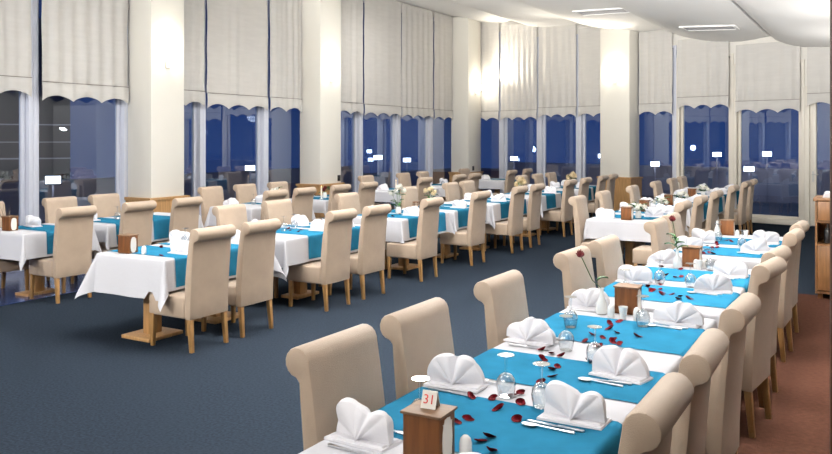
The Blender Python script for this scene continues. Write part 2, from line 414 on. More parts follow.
# ------------------------------------------------------------------ chairs
def make_chair():
    r = empty('dining_chair', (0, 0, 0))
    hw = 0.224
    pts = [(-0.200, 0.30), (-0.196, 0.45), (-0.202, 0.58), (-0.215, 0.72), (-0.232, 0.84), (-0.246, 0.93), (-0.255, 0.985)]
    cy, cz, rr = -0.312, 0.992, 0.056
    for k in range(12):
        th = math.radians(12 + k*23); pts.append((cy+rr*math.cos(th), cz+rr*math.sin(th)))
    pts += [(-0.304, 0.92), (-0.298, 0.84), (-0.286, 0.70), (-0.275, 0.55), (-0.268, 0.40), (-0.266, 0.275), (-0.203, 0.275)]
    part('backrest', MB().prism_x(pts, -hw, hw), 'fabric', r, bevel=0.010, seg=2, smooth=38)
    st = MB().box((0, 0.028, 0.365), (2*hw-0.006, 0.445, 0.18))
    st.grid(lambda u, v: ((u-0.5)*(2*hw-0.03), -0.19+v*0.43, 0.455+0.02*(math.sin(PI*u)*math.sin(PI*v))**0.5), 8, 8)
    part('seat', MB().box((0, 0.028, 0.368), (2*hw-0.006, 0.445, 0.186)), 'fabric', r, bevel=0.022, seg=3, smooth=40)
    for sx in (-1, 1):
        for sy in (-1, 1):
            x, y = sx*0.196, (0.21 if sy > 0 else -0.235)
            fx, fy = sx*0.200, (0.215 if sy > 0 else -0.262)
            a, b = 0.022, 0.016
            lo = [(fx-b, fy-b, 0), (fx+b, fy-b, 0), (fx+b, fy+b, 0), (fx-b, fy+b, 0)]
            hi = [(x-a, y-a, 0.29), (x+a, y-a, 0.29), (x+a, y+a, 0.29), (x-a, y+a, 0.29)]
            part('leg', MB().hexa(lo, hi), 'leg', r, bevel=0.004, smooth=30)
    return r
CH = Kind(make_chair)
ROW = {'A': ('front table row', 'carpet side', 'brown floor side'), 'B': ('middle table row', 'aisle side', 'window side'),
       'C': ('rear table row', 'carpet side', 'glass door side'), 'D': ('window table row', 'aisle side', 'window side')}
seats = []                              # (s, t) of every chair, for the cloth to lie on
def chairs(row, side, t, face, ss):
    nm, w0, w1 = ROW[row]
    for i, s in enumerate(ss):
        side_w = w0 if side == 0 else w1
        lab = 'beige scroll-back chair, %s from the near end, %s of the %s' % (ORD[i], side_w, nm)
        jit = random.uniform(-0.03, 0.03); dt = 0.0
        if isinstance(s, tuple): s, dt, jit = s
        t_ = t + dt + random.uniform(-0.004, 0.004)
        CH.put(W(s, t_), (PI/2 if face > 0 else -PI/2) + jit, lab, 'chair', 'scroll-back dining chairs')
        seats.append((s, t_, face))
chairs('A', 0, 1.505, -1, [2.50, 3.135, 4.06, 5.27, 6.0, 7.62, 8.27])
chairs('A', 1, 0.87, 1, [(2.44, 0.01, 0), (3.13, 0, 0.02), (4.01, 0, -0.03), (5.42, 0.03, -0.12), (6.03, 0.05, -0.1), (7.28, 0.05, -0.05), (8.03, 0.06, -0.05)])
chairs('B', 0, 5.26, 1, [5.085, 5.69, 6.965, 7.675, 8.965, 10.42, 11.86, 12.63, 14.29, 15.2, 16.3, 17.0])
chairs('B', 1, 6.12, -1, [6.85, 7.67, 9.17, 10.85, 12.3, 12.95, 15.5, 16.4, 17.2])
chairs('D', 0, 8.03, 1, [5.82, 6.68, 7.45, 9.2, 9.9, 10.85, 11.7, 13.7, 15.2, 15.95, 18.0, 19.0])
chairs('D', 1, 8.88, -1, [5.65, 6.66, 7.35, 9.35, 10.15, 11.0, 13.8, 15.3, 16.2, 18.35])
chairs('C', 0, 3.15, -1, [10.25, 11.4, 13.0, 14.55, 15.85, 16.7])
chairs('C', 1, 2.36, 1, [10.0, 11.1, 12.3, 13.9, 15.35, 16.2])

# ------------------------------------------------------------------ tables, cloths, runners
ZT = 0.76
def off_back(s, t, lift):
    for a, b, fc in seats:
        if abs(s-a) < 0.27:
            tb = b - fc*0.185
            mg = 0.010-lift
            if fc > 0 and tb-0.2 < t < tb+mg: t = tb+mg
            if fc < 0 and tb-mg < t < tb+0.2: t = tb-mg
    return t
def on_seat(s, t, z, lift=0.0):
    for a, b, fc in seats:
        if abs(s-a) < 0.25 and abs(t-b) < 0.262 and z < 0.474+lift: return 0.474+lift
    return z
CORNER = [0.40, 1.0]
def drape(s, t, box, ph, off=0.0):
    s0, s1, t0, t1 = box
    ds = s0-s if s < s0 else (s-s1 if s > s1 else 0.0); dt = t0-t if t < t0 else (t-t1 if t > t1 else 0.0)
    sg = -1 if s < s0 else 1; tg = -1 if t < t0 else 1
    cs, ct = min(max(s, s0), s1), min(max(t, t0), t1)
    h = math.hypot(ds, dt)
    if h < 1e-6: return Vector((s, t, ZT+off))
    us, ut = ds/h, dt/h
    cor = 2*us*ut                        # 1 on the diagonal of a corner
    r = 0.018
    wav = (0.5+0.5*math.sin((cs*13 + ct*15) + ph))*0.055 + (0.5+0.5*math.sin((cs*29+ct*23)+2*ph))*0.018
    fl = 0.03*CORNER[1] + CORNER[1]*wav*(1-cor) + CORNER[0]*cor**1.5
    hh = max(0.0, h-r)
    out = r*min(1.0, h/r) + fl*hh*1.0
    z = ZT - (min(h, r)**2/(2*r)) - math.sqrt(max(0.0, hh*hh-(fl*hh)**2))
    S, T = cs + sg*us*(out+off), ct + tg*ut*(out+off)
    T = off_back(S, T, off)
    z = on_seat(S, T, z, off) if h > r else z+off*(1-h/r)
    return Vector((S, T, z))
def axis(a, b, dd, n):                  # sample lines that honour the table edges
    out = [a-dd + dd*i/12 for i in range(12)] + [a-0.012, a] + [a + (b-a)*i/(n) for i in range(1, n)] + [b, b+0.012] + [b + dd*i/12 for i in range(1, 13)]
    return sorted(set(round(x, 5) for x in out))
def weave(S, T, box, ph, off):
    vs = [drape(x, y, box, ph, off) for y in T for x in S]; n = len(S)
    return vs, [(j*n+i, j*n+i+1, (j+1)*n+i+1, (j+1)*n+i) for j in range(len(T)-1) for i in range(n-1)]
def lines(box, de, dside):
    s0, s1, t0, t1 = box
    return axis(s0, s1, de, max(8, int((s1-s0)/0.03))), axis(t0, t1, dside, int((t1-t0)/0.05))
def cloth_mesh(box, de, dside, ph):
    return weave(*lines(box, de, dside), box, ph, 0.0)
def strip_mesh(box, r0, r1, de, dside, ph):
    S, T = lines(box, de, dside)
    S = [r0] + [x for x in S if r0+0.004 < x < r1-0.004] + [r1]
    return weave(S, T[1:-1], box, ph, 0.004)
def table(row, idx, s0, s1, t0, t1, runners, de=0.36, dside=0.285, feet=None):
    nm = ROW[row][0]
    which = 'the %s %s table counted from the near end' % (ORD[idx], nm.replace(' table', ''))
    c = W((s0+s1)/2, (t0+t1)/2)
    r = empty('dining_table', c, 0, 'wooden pedestal table under white cloth, %s' % which, 'table', 'dining tables')
    part('tabletop', MB().box((0, 0, 0.733), (t1-t0-0.02, s1-s0-0.02, 0.028)), 'oak', r, bevel=0.004, smooth=30)
    L = s1-s0
    BW, BL = 0.18, 0.20
    def clash(y, done):
        q = (s0+s1)/2+y
        if any(abs(y-d) < 2*BL+0.1 for d in done): return True
        for a, b, fc in seats:
            for e1 in (-0.2, 0.2):
                for e2 in (-0.262, -0.215, 0.215, 0.262):
                    if abs(a+e1-q) < BL+0.03 and abs(b+e2-(t0+t1)/2) < BW+0.04: return True
        return False
    want = feet if feet else ((-L/2+0.25, L/2-0.27) if L > 1.05 else (0.0,))
    lim = L/2-BL-0.01; pos = []
    for y in want:
        c_ = [q for q in [y+sg*0.01*k for k in range(60) for sg in (1, -1)] if abs(q) < lim and not clash(q, pos)]
        if c_: pos.append(c_[0])
    if not pos: pos = [0.0]; BW = 0.12
    for y in pos:
        part('pedestal', MB().box((0, y, 0.375), (0.10, 0.13, 0.69)), 'oak', r, bevel=0.005, smooth=30)
        part('base_plate', MB().box((0, y, 0.016), (2*BW, 2*BL, 0.032)), 'oak', r, bevel=0.004, smooth=30)
    ph = idx*1.7 + ord(row)
    box = (s0, s1, t0, t1)
    CORNER[:] = [0.40 if row == 'B' and idx == 0 else 0.26, 0.3 if row == 'A' else 1.0]
    ed = de
    vs, fs = cloth_mesh(box, ed, dside, ph)
    vs = [W(v.x, v.y, v.z)-c for v in vs]
    o = link('tablecloth', MB().add(vs, fs).mesh('tablecloth', 'cloth', smooth=70), None, c)
    tag(o, 'white tablecloth draped over %s' % which, 'tablecloth', 'white tablecloths')
    for i, (a, b) in enumerate(runners):
        vs, fs = strip_mesh(box, a, b, ed, dside, ph)
        cc = W((a+b)/2, (t0+t1)/2, 0)
        vs = [W(v.x, v.y, v.z)-cc for v in vs]
        o = link('table_runner', MB().add(vs, fs).mesh('table_runner', 'runner', smooth=70), None, cc)
        tag(o, 'turquoise satin runner, %s across %s' % (ORD[i] if len(runners) > 1 else 'only one', which), 'table runner', 'turquoise runners')
AT = (0.83, 1.655)
table('A', 0, 2.0, 4.86, *AT, [(2.36, 2.91), (3.15, 3.62), (3.96, 4.56)], de=0.12)
table('A', 1, 5.0, 6.86, *AT, [(5.19, 5.76), (5.99, 6.57)], de=0.12)
table('A', 2, 7.38, 9.3, *AT, [(7.52, 8.1), (8.32, 8.92)], de=0.26)
BT = (5.33, 6.18)
for i, (a, b, rn) in enumerate([(4.88, 6.22, [(4.98, 5.44), (5.56, 6.03)]), (6.5, 8.08, [(6.86, 7.32), (7.44, 7.9)]), (8.83, 10.1, [(8.97, 9.45), (9.57, 10.0)]),
                                (10.3, 11.4, [(10.38, 10.85), (10.95, 11.3)]), (11.62, 13.15, [(11.9, 12.36), (12.5, 12.98)]), (13.7, 15.55, [(13.95, 14.45), (14.75, 15.25)]),
                                (15.95, 17.45, [(16.15, 16.6), (16.75, 17.2)])]):
    table('B', i, a, b, *BT, rn, de=0.30 if i else 0.36)
DT = (8.09, 8.9)
for i, (a, b, rn) in enumerate([(5.42, 6.3, [(5.68, 6.14)]), (6.52, 8.02, [(6.62, 7.06), (7.2, 7.66)]), (9.08, 10.5, [(9.75, 10.2)]), (10.92, 12.25, [(11.02, 11.5), (11.65, 12.1)]),
                                (13.45, 14.9, [(13.9, 14.35)]), (15.3, 16.75, [(15.75, 16.2), (16.3, 16.6)]), (18.3, 19.4, [(18.7, 19.15)])]):
    table('D', i, a, b, *DT, rn, de=0.22 if i not in (0, 2) else 0.3)
CT = (2.46, 3.29)
for i, (a, b, rn) in enumerate([(10.15, 11.9, [(10.4, 10.9), (11.2, 11.7)]), (12.35, 14.1, [(12.6, 13.1), (13.4, 13.9)]), (14.5, 16.2, [(14.75, 15.2), (15.45, 15.95)]), (16.55, 17.5, [(16.8, 17.25)])]):
    table('C', i, a, b, *CT, rn, de=0.26)
ZR, ZW = ZT+0.0045, ZT+0.001            # tops of runner and cloth

# ------------------------------------------------------------------ table setting
def make_napkin(seed):
    rnd = random.Random(seed*13)
    R, Hh = rnd.uniform(0.115, 0.13), rnd.uniform(0.105, 0.122)
    mb = MB()
    na, nr = 56, 8
    pl = [3.5, 4.5, 3, 4][seed % 4]
    lob = [rnd.uniform(-0.09, 0.09) for _ in range(4)]; skew = rnd.uniform(-0.018, 0.018); mid = 0.5 + rnd.uniform(-0.07, 0.07)
    p0 = rnd.uniform(0, 1); lean = rnd.uniform(-0.02, 0.02)
    def sheet(sgn):
        def fn(u, v):
            a = PI*u; q = v
            dip = math.exp(-((u-mid)/0.05)**2)
            rad = 1 + sum(l*math.sin((k+2)*a + k) for k, l in enumerate(lob)) - 0.09*dip
            sa = max(math.sin(a), 0)
            x = R*math.cos(a)*q*rad + skew*sa*q
            z = 0.010 + Hh*(sa**0.62)*q*rad
            pleat = abs(math.sin(pl*a + p0))**0.7
            y = sgn*(0.010 + 0.045*(1-q)**0.7*(0.35+0.65*sa) + 0.016*pleat*q**0.7*(0.4+0.6*sa) - 0.016*dip*q) + (0.02*math.cos(a)*q*q if seed % 2 else -0.012*math.cos(a)*q) + lean*sa*q
            return (x, y, z)
        return fn
    mb.grid(sheet(1), na, nr); mb.grid(sheet(-1), na, nr)
    f1, f2 = sheet(1), sheet(-1)
    mb.grid(lambda u, v: tuple(Vector(f1(u, 1))*(1-v)+Vector(f2(u, 1))*v + Vector((0, 0, 0.007*math.sin(PI*v)))), na, 3)
    # the flat square fold it stands on
    sq = [(-0.125, -0.062), (0.118, -0.07), (0.128, 0.05), (-0.112, 0.066)]
    mb.hexa([(x, y, 0) for x, y in sq], [(x*0.985, y*0.97, 0.008) for x, y in sq])
    mb.hexa([(x*0.9+0.006, y*0.8, 0.0085) for x, y in sq], [(x*0.87+0.006, y*0.75, 0.014) for x, y in sq])
    return mb.mesh('folded_napkin', 'napkin', smooth=55)
NAP = [make_napkin(k) for k in range(1, 8)]
def napkin(s, t, z, label, rz=0.0, v=0):
    tag(link('folded_napkin', NAP[v % 7], None, W(s, t, z), rz), label, 'napkin', 'fan-folded white napkins')
def make_glass():
    r = empty('wine_glass', (0, 0, 0))
    part('bowl', MB().lathe([(0.031, 0.0), (0.036, 0.02), (0.040, 0.045), (0.036, 0.07), (0.022, 0.088), (0.006, 0.095), (0.004, 0.093), (0.02, 0.085), (0.034, 0.068), (0.038, 0.045), (0.034, 0.02), (0.0295, 0.0005)], 16), 'glass', r)
    part('stem', MB().tube([(0, 0, 0.094), (0, 0, 0.12), (0, 0, 0.158)], [0.007, 0.0055, 0.008], 8), 'glass', r)
    part('foot', MB().lathe([(0.004, 0.157), (0.012, 0.161), (0.034, 0.164), (0.034, 0.167), (0.0, 0.167)], 18), 'glass', r)
    return r
GL = Kind(make_glass)
def glass(s, t, z, label): GL.put(W(s, t, z), random.uniform(0, 3), label, 'glass', 'upturned wine glasses')
def make_tumbler():
    return link('wine_glass', MB().lathe([(0.034, 0), (0.034, 0.003), (0.005, 0.008), (0.004, 0.07), (0.03, 0.09), (0.04, 0.12), (0.034, 0.165), (0.032, 0.165), (0.038, 0.12), (0.028, 0.093), (0.0, 0.08)], 14).mesh('wine_glass', 'glass'))
def flat_outline(name, pts, z0, z1):
    return MB().prism_z(pts, z0, z1).mesh(name, 'steel', smooth=0)
def make_knife():
    r = empty('table_knife', (0, 0, 0))
    part('handle', MB().box((0, -0.055, 0.004), (0.013, 0.10, 0.007)), 'steel', r, bevel=0.002)
    link('blade', flat_outline('blade', [(-0.008, -0.005), (0.006, -0.005), (0.010, 0.06), (0.006, 0.105), (-0.004, 0.115), (-0.008, 0.09)], 0.002, 0.004), r)
    return r
def make_fork():
    r = empty('table_fork', (0, 0, 0))
    part('handle', MB().tube([(0, -0.105, 0.004), (0, -0.06, 0.005), (0, 0.03, 0.008)], [0.006, 0.004, 0.003], 6), 'steel', r)
    link('head', flat_outline('head', [(-0.011, 0.05), (-0.004, 0.028), (0.004, 0.028), (0.011, 0.05), (0.011, 0.068), (-0.011, 0.068)], 0.005, 0.008), r)
    tn = MB()
    for x in (-0.0092, -0.0031, 0.0031, 0.0092): tn.box((x, 0.088, 0.0065), (0.003, 0.044, 0.003))
    part('tines', tn, 'steel', r, smooth=0)
    return r
def make_spoon():
    r = empty('table_spoon', (0, 0, 0))
    part('handle', MB().tube([(0, -0.10, 0.004), (0, -0.05, 0.005), (0, 0.04, 0.009)], [0.006, 0.004, 0.003], 6), 'steel', r)
    mb = MB(); mb.add([(0.019*q*math.cos(2*PI*k/16), 0.066+0.030*q*math.sin(2*PI*k/16), zz) for q, zz in ((0.3, 0.001), (0.8, 0.004), (1.0, 0.009), (0.85, 0.008), (0.3, 0.004)) for k in range(16)], [(j*16+k, j*16+(k+1) % 16, (j+1)*16+(k+1) % 16, (j+1)*16+k) for j in range(4) for k in range(16)] + [tuple(range(16)), tuple(64+k for k in range(16))])
    part('bowl', mb, 'steel', r, smooth=60)
    return r
KN, FK, SP = Kind(make_knife), Kind(make_fork), Kind(make_spoon)

# front row places: (s, t of napkin, side, words)
FR = 'front table row'
def place(s, side, i, z=ZR, wob=0.0, far_glass=True, zc_=None):
    sd = ROW['A'][1] if side > 0 else ROW['A'][2]
    t = 1.54 if side > 0 else 0.975
    q = -1 if side > 0 else 1            # towards the table centre in t
    w = '%s from the near end, %s of the front table row' % (ORD[i], sd)
    zz = z
    napkin(s, t, zz, 'white fan-folded napkin, ' + w, wob, i + (side > 0))
    rz = (PI/2 if side < 0 else -PI/2)   # handles point to the sitter
    KN.put(W(s-0.105*1, t+q*0.03, zz), rz+random.uniform(-0.06, 0.06), 'steel knife, ' + w.replace('from', 'place from').replace('front table row', 'front row'), 'knife', 'steel cutlery at the front row')
    FK.put(W(s+0.11, t+q*0.03, zz), rz+random.uniform(-0.06, 0.06), 'steel fork, ' + w.replace('from', 'place from').replace('front table row', 'front row'), 'fork', 'steel cutlery at the front row')
    if side < 0:
        SP.put(W(s-0.145, t+q*0.05, zz), rz+random.uniform(-0.05, 0.05), 'steel spoon, ' + w.replace('from', 'place from').replace('front table row', 'front row'), 'spoon', 'steel cutlery at the front row')
for i, s in enumerate([2.26, 3.0, 3.83, 4.79, 5.82, 6.75, 7.75, 8.45]):
    place(s + (0.04 if i == 0 else 0), 1, i, ZW if i in (0, 3, 5) else ZR, 0.12*math.sin(i*2.1))
for i, s in enumerate([2.1, 2.85, 3.47, 4.62, 5.72, 6.42, 7.9, 8.62]):
    place(s, -1, i, ZR, 0.14*math.sin(i*1.7+1))
for i, (s, t, w) in enumerate([(2.52, 1.44, 'beside the number card box'), (2.97, 1.30, 'on carpet side of second white stripe'), (2.92, 1.13, 'behind the second brown floor side napkin'), (3.62, 1.14, 'before the third brown floor side napkin'),
                               (3.77, 1.33, 'in front of the third carpet side napkin'), (4.24, 1.47, 'beside the slim white rose vase'), (4.46, 1.13, 'beside the white toothpick cup'), (5.30, 1.46, 'behind the walnut box with plain lid'),
                               (5.84, 1.36, 'at the fifth carpet side napkin'), (5.80, 1.14, 'at the fifth brown floor side napkin'), (6.62, 1.15, 'beside the second rose vase'), (8.15, 1.13, 'at the far third table'), (8.62, 1.42, 'at the far end of the third table')]):
    glass(s, t, ZR, 'upturned wine glass, %s on the %s' % (w, FR))

# wooden napkin boxes
def make_box():
    r = empty('napkin_box', (0, 0, 0))
    part('body', MB().box((0, 0, 0.0775), (0.132, 0.112, 0.155)), 'box', r, bevel=0.002, smooth=30)
    part('lid', MB().box((0, 0, 0.1595), (0.146, 0.126, 0.009)), 'boxlid', r, bevel=0.002, smooth=30)
    hw = 0.036                           # scalloped window with the napkins showing, on both short sides
    pts = []
    for k in range(0, 40):
        a = 2*PI*k/40
        rad = 0.92 + 0.08*math.cos(8*a)
        x = hw*1.05*math.copysign(min(1, abs(math.cos(a))**0.3), math.cos(a))*rad*0.95
        zz = 0.075 + 0.064*math.copysign(abs(math.sin(a))**0.4, math.sin(a))*(1-0.10*math.cos(6*a))
        pts.append((x, zz))
    for sx in (-1, 1):
        part('paper_napkin', MB().prism_x(pts, sx*0.0655, sx*0.0675), 'paper', r, smooth=0)
    return r
NB = Kind(make_box)
NB.put(W(2.27, 1.265, ZW), 0.03, 'walnut napkin box carrying the numbered card, near end of the front table row', 'napkin box', 'walnut napkin boxes')
NB.put(W(4.78, 1.30, ZW), 0.0, 'walnut napkin box behind the white shakers, far end of the first front table', 'napkin box', 'walnut napkin boxes')
NB.put(W(6.78, 1.32, ZW), -0.05, 'walnut napkin box beside the second rose vase on the front table row', 'napkin box', 'walnut napkin boxes')
NB.put(W(9.2, 1.42, ZW), 0.05, 'walnut napkin box at the far end of the front table row', 'napkin box', 'walnut napkin boxes')
NB.put(W(5.0, 5.93, ZR), 0.1, 'walnut napkin box at the near end of the middle table row', 'napkin box', 'walnut napkin boxes')
NB.put(W(5.56, 8.55, ZW), 0.05, 'walnut napkin box with dry twigs behind, near end of the window table row', 'napkin box', 'walnut napkin boxes')
for s, t, w in [(10.25, 2.8, 'at the near end of the rear table row'), (11.55, 2.9, 'far half of the first rear row table'), (12.85, 2.85, 'near half of the second rear row table'), (14.65, 2.85, 'near end of the third rear row table')]:
    NB.put(W(s, t, ZR), 0.0, 'walnut napkin box ' + w, 'napkin box', 'walnut napkin boxes')
NB.put(W(13.3, 5.8, ZW-0.0), 0, 'x', 'napkin box', 'walnut napkin boxes') if False else None
# the number card
r = empty('number_card', W(2.285, 1.268, ZW+0.1645), 0.12, 'small white folded table card with red number 31 on the walnut box', 'table number')
sl = 0.034
part('card', MB().prism_x([(-0.022, 0), (-0.0195, 0), (0.0, 0.049), (0.0195, 0), (0.022, 0), (0.0012, 0.053), (-0.0012, 0.053)], -0.026, 0.026), 'paper', r, smooth=0)
cu = bpy.data.curves.new('number', 'FONT'); cu.body = '31'; cu.size = 0.042; cu.align_x = 'CENTER'; cu.align_y = 'CENTER'; cu.extrude = 0.0003; cu.materials.append(M['red_ink'])
to = bpy.data.objects.new('number', cu); COL.objects.link(to); bpy.context.view_layer.update()
nm_ = bpy.data.meshes.new_from_object(to.evaluated_get(bpy.context.evaluated_depsgraph_get())); bpy.data.objects.remove(to)
to = link('number', nm_, r)
ang = math.atan2(0.053, 0.0208)
to.location = (0, -0.0122-0.0003, 0.0265); to.rotation_euler = (ang, 0, 0); to['label'] = 'red number 31'

# shakers, vases, roses
def make_shaker(): return link('salt_shaker', MB().lathe([(0.018, 0), (0.021, 0.004), (0.021, 0.05), (0.017, 0.066), (0.008, 0.075), (0, 0.076)], 14).mesh('salt_shaker', 'porcelain'))
def make_pick(): return link('toothpick_cup', MB().lathe([(0.016, 0), (0.017, 0.003), (0.021, 0.035), (0.027, 0.074), (0.0255, 0.074), (0.019, 0.036), (0.013, 0.008), (0, 0.008)], 14).mesh('toothpick_cup', 'porcelain'))
SH, TP = Kind(make_shaker), Kind(make_pick)
SG = 'white porcelain cruets'
SH.put(W(4.60, 1.35, ZW), 0, 'white porcelain shaker on the vase side of the toothpick cup', 'shaker', SG)
SH.put(W(4.60, 1.20, ZW), 0, 'white porcelain shaker between toothpick cup and upturned glass', 'shaker', SG)
TP.put(W(4.585, 1.275, ZW), 0, 'white porcelain toothpick cup before the second walnut box', 'toothpick cup', SG)
SH.put(W(2.335, 1.165, ZW), 0, 'white porcelain shaker beside the walnut box with the number card', 'shaker', SG)
SH.put(W(6.68, 1.27, ZW), 0, 'white porcelain shaker in front of the third walnut box', 'shaker', SG)
SH.put(W(6.72, 1.21, ZW), 0, 'white porcelain shaker on the brown floor side of the third walnut box', 'shaker', SG)
TP.put(W(6.65, 1.24, ZW), 0, 'white porcelain toothpick cup before the third walnut box', 'toothpick cup', SG)
SH.put(W(5.0, 5.72, ZR), 0, 'white porcelain shaker beside the walnut box of the middle row', 'shaker', SG)
SH.put(W(9.05, 1.30, ZW), 0, 'white porcelain shaker near the far end of the front table row', 'shaker', SG)
TP.put(W(9.08, 1.22, ZW), 0, 'white porcelain toothpick cup near the far end of the front table row', 'toothpick cup', SG)
def make_vase():
    return link('bud_vase', MB().lathe([(0.024, 0), (0.030, 0.004), (0.033, 0.03), (0.030, 0.065), (0.018, 0.095), (0.012, 0.115), (0.0125, 0.145), (0.016, 0.155), (0.013, 0.155), (0.010, 0.14), (0.010, 0.115), (0.014, 0.095), (0.024, 0.06), (0.024, 0.02), (0, 0.012)], 16).mesh('bud_vase', 'porcelain'))
VA = Kind(make_vase)
VA.put(W(4.66, 1.425, ZW), 0, 'slim white bud vase with a leaning red rose, first front table', 'vase', 'white bud vases')
VA.put(W(6.6, 1.40, ZW), 0, 'slim white bud vase with an upright leafy red rose, second front table', 'vase', 'white bud vases')
VA.put(W(9.1, 1.51, ZW), 0, 'slim white bud vase at the far end of the front table row', 'vase', 'white bud vases')
def bloom_mesh(rad, m, petals=14):
    mb = MB()
    for k in range(petals):
        ring = k/petals; a = k*2.4; R = rad*(0.30+0.70*ring); up = rad*(1.1-0.75*ring)
        ca, sa = math.cos(a), math.sin(a)
        def fn(u, v, R=R, up=up, ca=ca, sa=sa):
            w = (u-0.5)*1.7*math.sin(PI*min(1, 0.15+0.85*v))*R
            rr = R*(0.25+0.75*v**0.8)*(1-0.25*(2*u-1)**2); z = -rad*0.5+(up+rad*0.5)*v
            return (ca*rr-sa*w, sa*rr+ca*w, z)
        mb.grid(fn, 5, 4)
    return mb
def leaf(mb, p, d, L, w):
    d = Vector(d).normalized(); side = d.cross(Vector((0, 0, 1))).normalized(); p = Vector(p)
    up = side.cross(d)
    mb.grid(lambda u, v: tuple(p + d*(L*v) + side*((u-0.5)*w*math.sin(PI*v)) + up*(0.15*L*math.sin(PI*v)-abs(u-0.5)*-0.02)), 4, 6)
def rose(base, tip, label, leaves, rad=0.03):
    base = Vector(base); tip = Vector(tip); d = tip-base
    r = empty('red_rose', base, 0, label, 'rose', 'roses in the bud vases')
    mid = d*0.55 + Vector((0.012, 0.01, 0.0))
    z1 = Vector((d.x*0.03, d.y*0.03, 0.14))
    part('stem', MB().tube([(0, 0, 0.0), z1, mid, d], [0.003, 0.003, 0.0028, 0.003], 7), 'stem', r)
    b = link('bloom', bloom_mesh(rad, 'rose').mesh('bloom', 'rose', solid=0.001, smooth=60), r); b.location = d
    b.rotation_euler = (-0.5*d.normalized().y, 0.6*d.normalized().x, 0)
    for k, (f, az, L) in enumerate(leaves):
        lm = MB(); p = d*f if f > 0.4 else z1 + (d-z1)*f
        leaf(lm, p, (math.cos(az), math.sin(az), 0.25), L, L*0.55)
        part('leaf', lm, 'leaf', r, smooth=60)
c0 = W(4.66, 1.425, ZW+0.016)
rose(c0, c0 + V2W(-0.13, -0.02, 0.34), 'dark red rose on a long stem leaning out of the first bud vase', [(0.2, 0.4, 0.07)])
c0 = W(6.6, 1.40, ZW+0.016)
rose(c0, c0 + V2W(-0.04, 0.0, 0.38), 'dark red rose standing upright in the second bud vase', [(0.0, 0.2, 0.09), (0.05, 3.4, 0.10), (0.2, 1.8, 0.09), (0.3, 4.6, 0.09), (0.38, 2.9, 0.08), (0.45, 0.5, 0.08)], 0.033)

# rose petals
def petal_mesh(seed):
    rnd = random.Random(seed); cup = rnd.uniform(0.010, 0.022); el = rnd.uniform(0.75, 1.1)
    def fn(u, v):
        a = 2*PI*u; rr = v*0.0195*(1+0.18*math.sin(2*a+seed)-0.35*max(0, math.cos(a+seed))**8); return (rr*math.cos(a)*1.15, rr*math.sin(a)*el, 0.0006+cup*(v**2.2)*(0.45+0.55*math.sin(a+seed))**1.0 if math.sin(a+seed) > -0.8 else 0.0006)
    return MB().grid(fn, 14, 4).mesh('rose_petal', 'petal', solid=0.0008, smooth=60)
PM = [petal_mesh(k) for k in range(6)]
PET = [(2.88, 1.41), (2.91, 1.33), (2.8, 1.26), (2.65, 1.31), (2.6, 1.33), (2.73, 1.15), (2.53, 1.17), (2.48, 1.18), (2.42, 1.11), (2.99, 1.28), (3.03, 1.26), (2.91, 1.21), (3.7, 1.43), (3.67, 1.37), (3.54, 1.36), (3.31, 1.23), (3.46, 1.26), (3.41, 1.27), (3.64, 1.31), (3.93, 1.22), (4.02, 1.17), (4.0, 1.13), (3.63, 1.17), (3.2, 1.24), (4.41, 1.3), (4.49, 1.27), (4.29, 1.27), (4.23, 1.21), (4.08, 1.24), (4.12, 1.31), (4.05, 1.18), (3.9, 1.21), (4.2, 1.09), (3.97, 1.3)]
PET2 = [(6.57, 1.52), (6.54, 1.36), (6.19, 1.4), (6.14, 1.32), (6.18, 1.28), (5.92, 1.39), (5.5, 1.33), (5.48, 1.26), (5.65, 1.4), (5.77, 1.34), (5.41, 1.13), (5.31, 1.12), (5.42, 1.25), (5.55, 1.35), (5.36, 1.06), (5.45, 1.19), (5.60, 1.30)]
PET3 = [(8.4, 1.52), (8.1, 1.44), (8.34, 1.39), (7.99, 1.37), (8.02, 1.33), (7.55, 1.37), (7.56, 1.29), (8.64, 1.34), (8.54, 1.28), (7.62, 1.33), (8.2, 1.36)]
PET4 = [(7.22, 5.87), (7.22, 5.68), (7.04, 5.59), (5.38, 5.92), (5.42, 5.96), (5.0, 5.5), (9.08, 5.61), (9.42, 5.71), (8.9, 5.6), (7.5, 5.7), (7.1, 5.75), (5.3, 5.6), (5.7, 5.8), (9.3, 5.9)]
for pts, lab, g in [(PET, 'dark red rose petal scattered along the first front table with three turquoise runners', 'petals on the first front table'), (PET2, 'dark red rose petal scattered along the second front table behind the first rose vase', 'petals on the second front table'),
                    (PET3, 'dark red rose petal scattered along the third and farther front table', 'petals on the third front table'), (PET4, 'dark red rose petal scattered on the runners of the middle table row', 'petals on the middle table row')]:
    for i, (s, t) in enumerate(pts):
        tag(link('rose_petal', PM[i % 6], None, W(s, t, ZR+0.0008), random.uniform(0, 6.2)), lab, 'petal', g)

# napkins and glasses of the other rows
def simple_places(row, ss, t, side, zs=ZR):
    nm = ROW[row][0]; sd = ROW[row][1+side]
    for i, s in enumerate(ss):
        napkin(s, t, zs, 'white fan-folded napkin, %s from the near end, %s of the %s' % (ORD[i], sd, nm), random.uniform(-0.3, 0.3), i)
simple_places('B', [5.72, 6.88, 7.62, 9.2, 10.82, 12.25, 12.9, 15.1, 16.35, 17.1], 6.02, 1)
simple_places('B', [5.22, 6.0, 7.3, 7.75, 9.35, 10.75, 12.2, 12.95, 14.6, 16.5], 5.47, 0)
simple_places('D', [5.95, 6.75, 7.4, 9.3, 10.0, 11.2, 13.7, 15.5, 16.3, 18.6], 8.7, 1)
simple_places('C', [10.35, 11.45, 12.6, 13.6, 15.0, 15.8, 17.0], 3.12, 0)
simple_places('C', [10.82, 11.42, 12.6, 13.7, 15.3, 15.9, 17.1], 2.6, 1)
